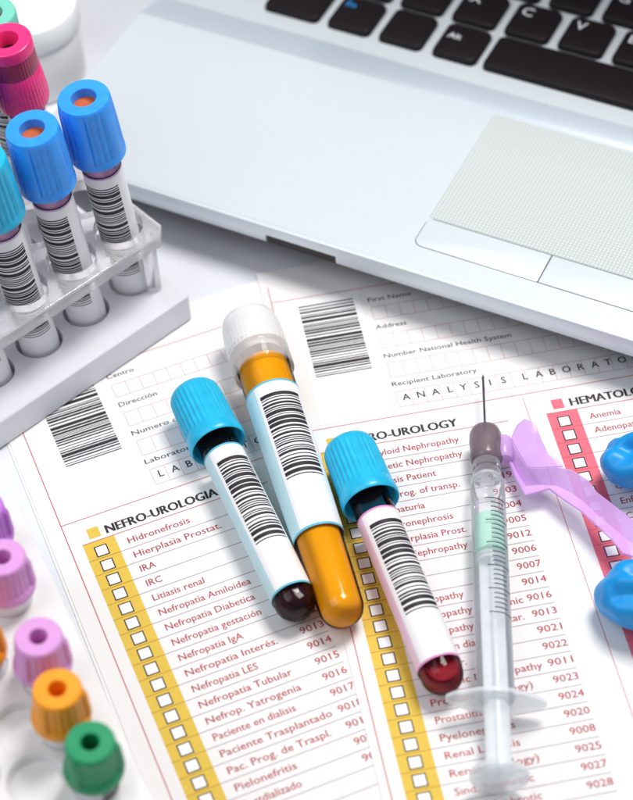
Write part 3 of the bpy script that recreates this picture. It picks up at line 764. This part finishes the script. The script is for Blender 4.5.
    sheet('guard_flap', fa + fb + fc, ff, 0.6, g)
    mesh('guard_hinge', lathe([(0.02, 3.6), (2.6, 3.8), (3.0, 5), (3.0, 11.5), (2.4, 12.4), (0.02, 12.6)], 24), 'guard_purple', hub, auto=50).location = (0.2 * U, 5.8 * U * HSIDE, 0)
HSIDE = -1
syringe()

# ------------------------------------------------------------------ gloved hand reaching in from the right
def glove():
    root = empty('gloved_hand', (150, 345, 0)); tag(root, 'hand in a blue rubber glove pinching the lilac needle guard at the right edge', 'gloved hand')
    bm = bmesh.new()
    def chain(pts):
        """pts: (x, y, z, r, flat)"""
        for (p, q) in zip(pts[:-1], pts[1:]):
            L = (Vector(p[:3]) - Vector(q[:3])).length; n = max(2, int(L / 1.6))
            for k in range(n + 1):
                t = k / n; c = Vector(p[:3]).lerp(Vector(q[:3]), t); r = p[3] + (q[3] - p[3]) * t
                c -= Vector((150, 345, 0))
                bmesh.ops.create_icosphere(bm, subdivisions=2, radius=r * U, matrix=Matrix.Translation(c * U) @ Matrix.Diagonal((1, 1, 0.86, 1)))
    # index finger: tip to knuckle
    chain([(95.2, 388.6, 9.4, 5.6), (98.6, 387.6, 11.0, 9.0), (106, 386.2, 13.4, 10.4), (122, 389, 22, 9.6), (148, 386, 34, 10.6), (178, 366, 42, 12.5)])
    # thumb
    chain([(87.0, 336.6, 8.6, 6.6), (92.8, 335.4, 11.2, 11.2), (104, 333.0, 12.8, 12.8), (120, 332, 19, 11.2), (146, 324, 27, 13.5), (176, 322, 34, 17)])
    # middle, ring and little finger, bent outside the frame
    chain([(128, 408, 11.5, 8.2), (136, 409, 17, 9.2), (154, 407, 31, 9.8), (186, 376, 44, 12.5)])
    chain([(142, 420, 11, 8.0), (150, 420, 17, 9.0), (168, 415, 30, 9.6), (198, 380, 42, 12)])
    chain([(160, 428, 10, 7.2), (168, 426, 15, 8.0), (184, 418, 26, 8.6), (210, 380, 38, 11.5)])
    # palm and wrist
    chain([(178, 364, 40, 14), (190, 340, 37, 18), (214, 322, 36, 20), (250, 312, 36, 22), (330, 300, 38, 26)])
    chain([(200, 372, 40, 15), (216, 345, 37, 20), (250, 312, 36, 22)])
    me = bpy.data.meshes.new('glove'); bm.to_mesh(me); bm.free()
    o = link('glove', me, 'glove_blue', root)
    r = o.modifiers.new('union', 'REMESH'); r.mode = 'VOXEL'; r.voxel_size = 0.8 * U; r.use_smooth_shade = True
    s = o.modifiers.new('soft', 'SMOOTH'); s.iterations = 4; s.factor = 0.5
    tx = bpy.data.textures.new('wrinkle', 'CLOUDS'); tx.noise_scale = 16 * U; tx.noise_depth = 1; tx.cloud_type = 'GRAYSCALE'; tx.noise_basis = 'ORIGINAL_PERLIN'
    d = o.modifiers.new('wrinkles', 'DISPLACE'); d.texture = tx; d.strength = 1.8 * U; d.mid_level = 0.5; d.texture_coords = 'LOCAL'
    s2 = o.modifiers.new('soft2', 'SMOOTH'); s2.iterations = 3; s2.factor = 0.5
    bpy.context.view_layer.update()
    m2 = bpy.data.meshes.new_from_object(o.evaluated_get(bpy.context.evaluated_depsgraph_get()))
    o.modifiers.clear(); o.data = m2
    # pressed-in folds of the loose fingertips
    def seg(p, a, b):
        d = b - a; t = max(0, min(1, (p - a).dot(d) / d.length_squared)); return (p - (a + d * t)).length, t
    folds = [((93.0, 391.5), (98.0, 386.5), 2.6, 2.2), ((98.0, 386.5), (112, 384.5), 2.6, 2.4), ((97.0, 394.0), (110, 392.0), 1.6, 1.6), ((94.5, 383.5), (104, 380.5), 1.6, 1.7),
             ((86.0, 341.0), (92.0, 338.6), 2.0, 1.9), ((92.0, 338.6), (104, 341.0), 2.4, 2.1), ((86.5, 331.5), (97, 329.0), 1.7, 1.8), ((95.0, 334.0), (108, 331.0), 1.4, 1.6)]
    off = Vector((150, 345))
    nrm = [v.normal.copy() for v in m2.vertices]; new = []
    for v, nv in zip(m2.vertices, nrm):
        new.append(v.co.copy())
        p = Vector((v.co.x, v.co.y)) / U + off
        if p.x > 125 or nv.z < -0.1: continue
        q = 0.0
        for a, b, dep, wd in folds:
            d_, t = seg(p, Vector(a), Vector(b))
            q += -dep * math.exp(-(d_ / wd) ** 2) + 0.45 * dep * math.exp(-((d_ - 2.2 * wd) / wd) ** 2)
        new[-1] += nv * q * 0.62 * smooth((nv.z + 0.1) / 0.5) * U
    for v, c_ in zip(m2.vertices, new): v.co = c_
    m2.update()
    m2.polygons.foreach_set('use_smooth', [True] * len(m2.polygons))
glove()
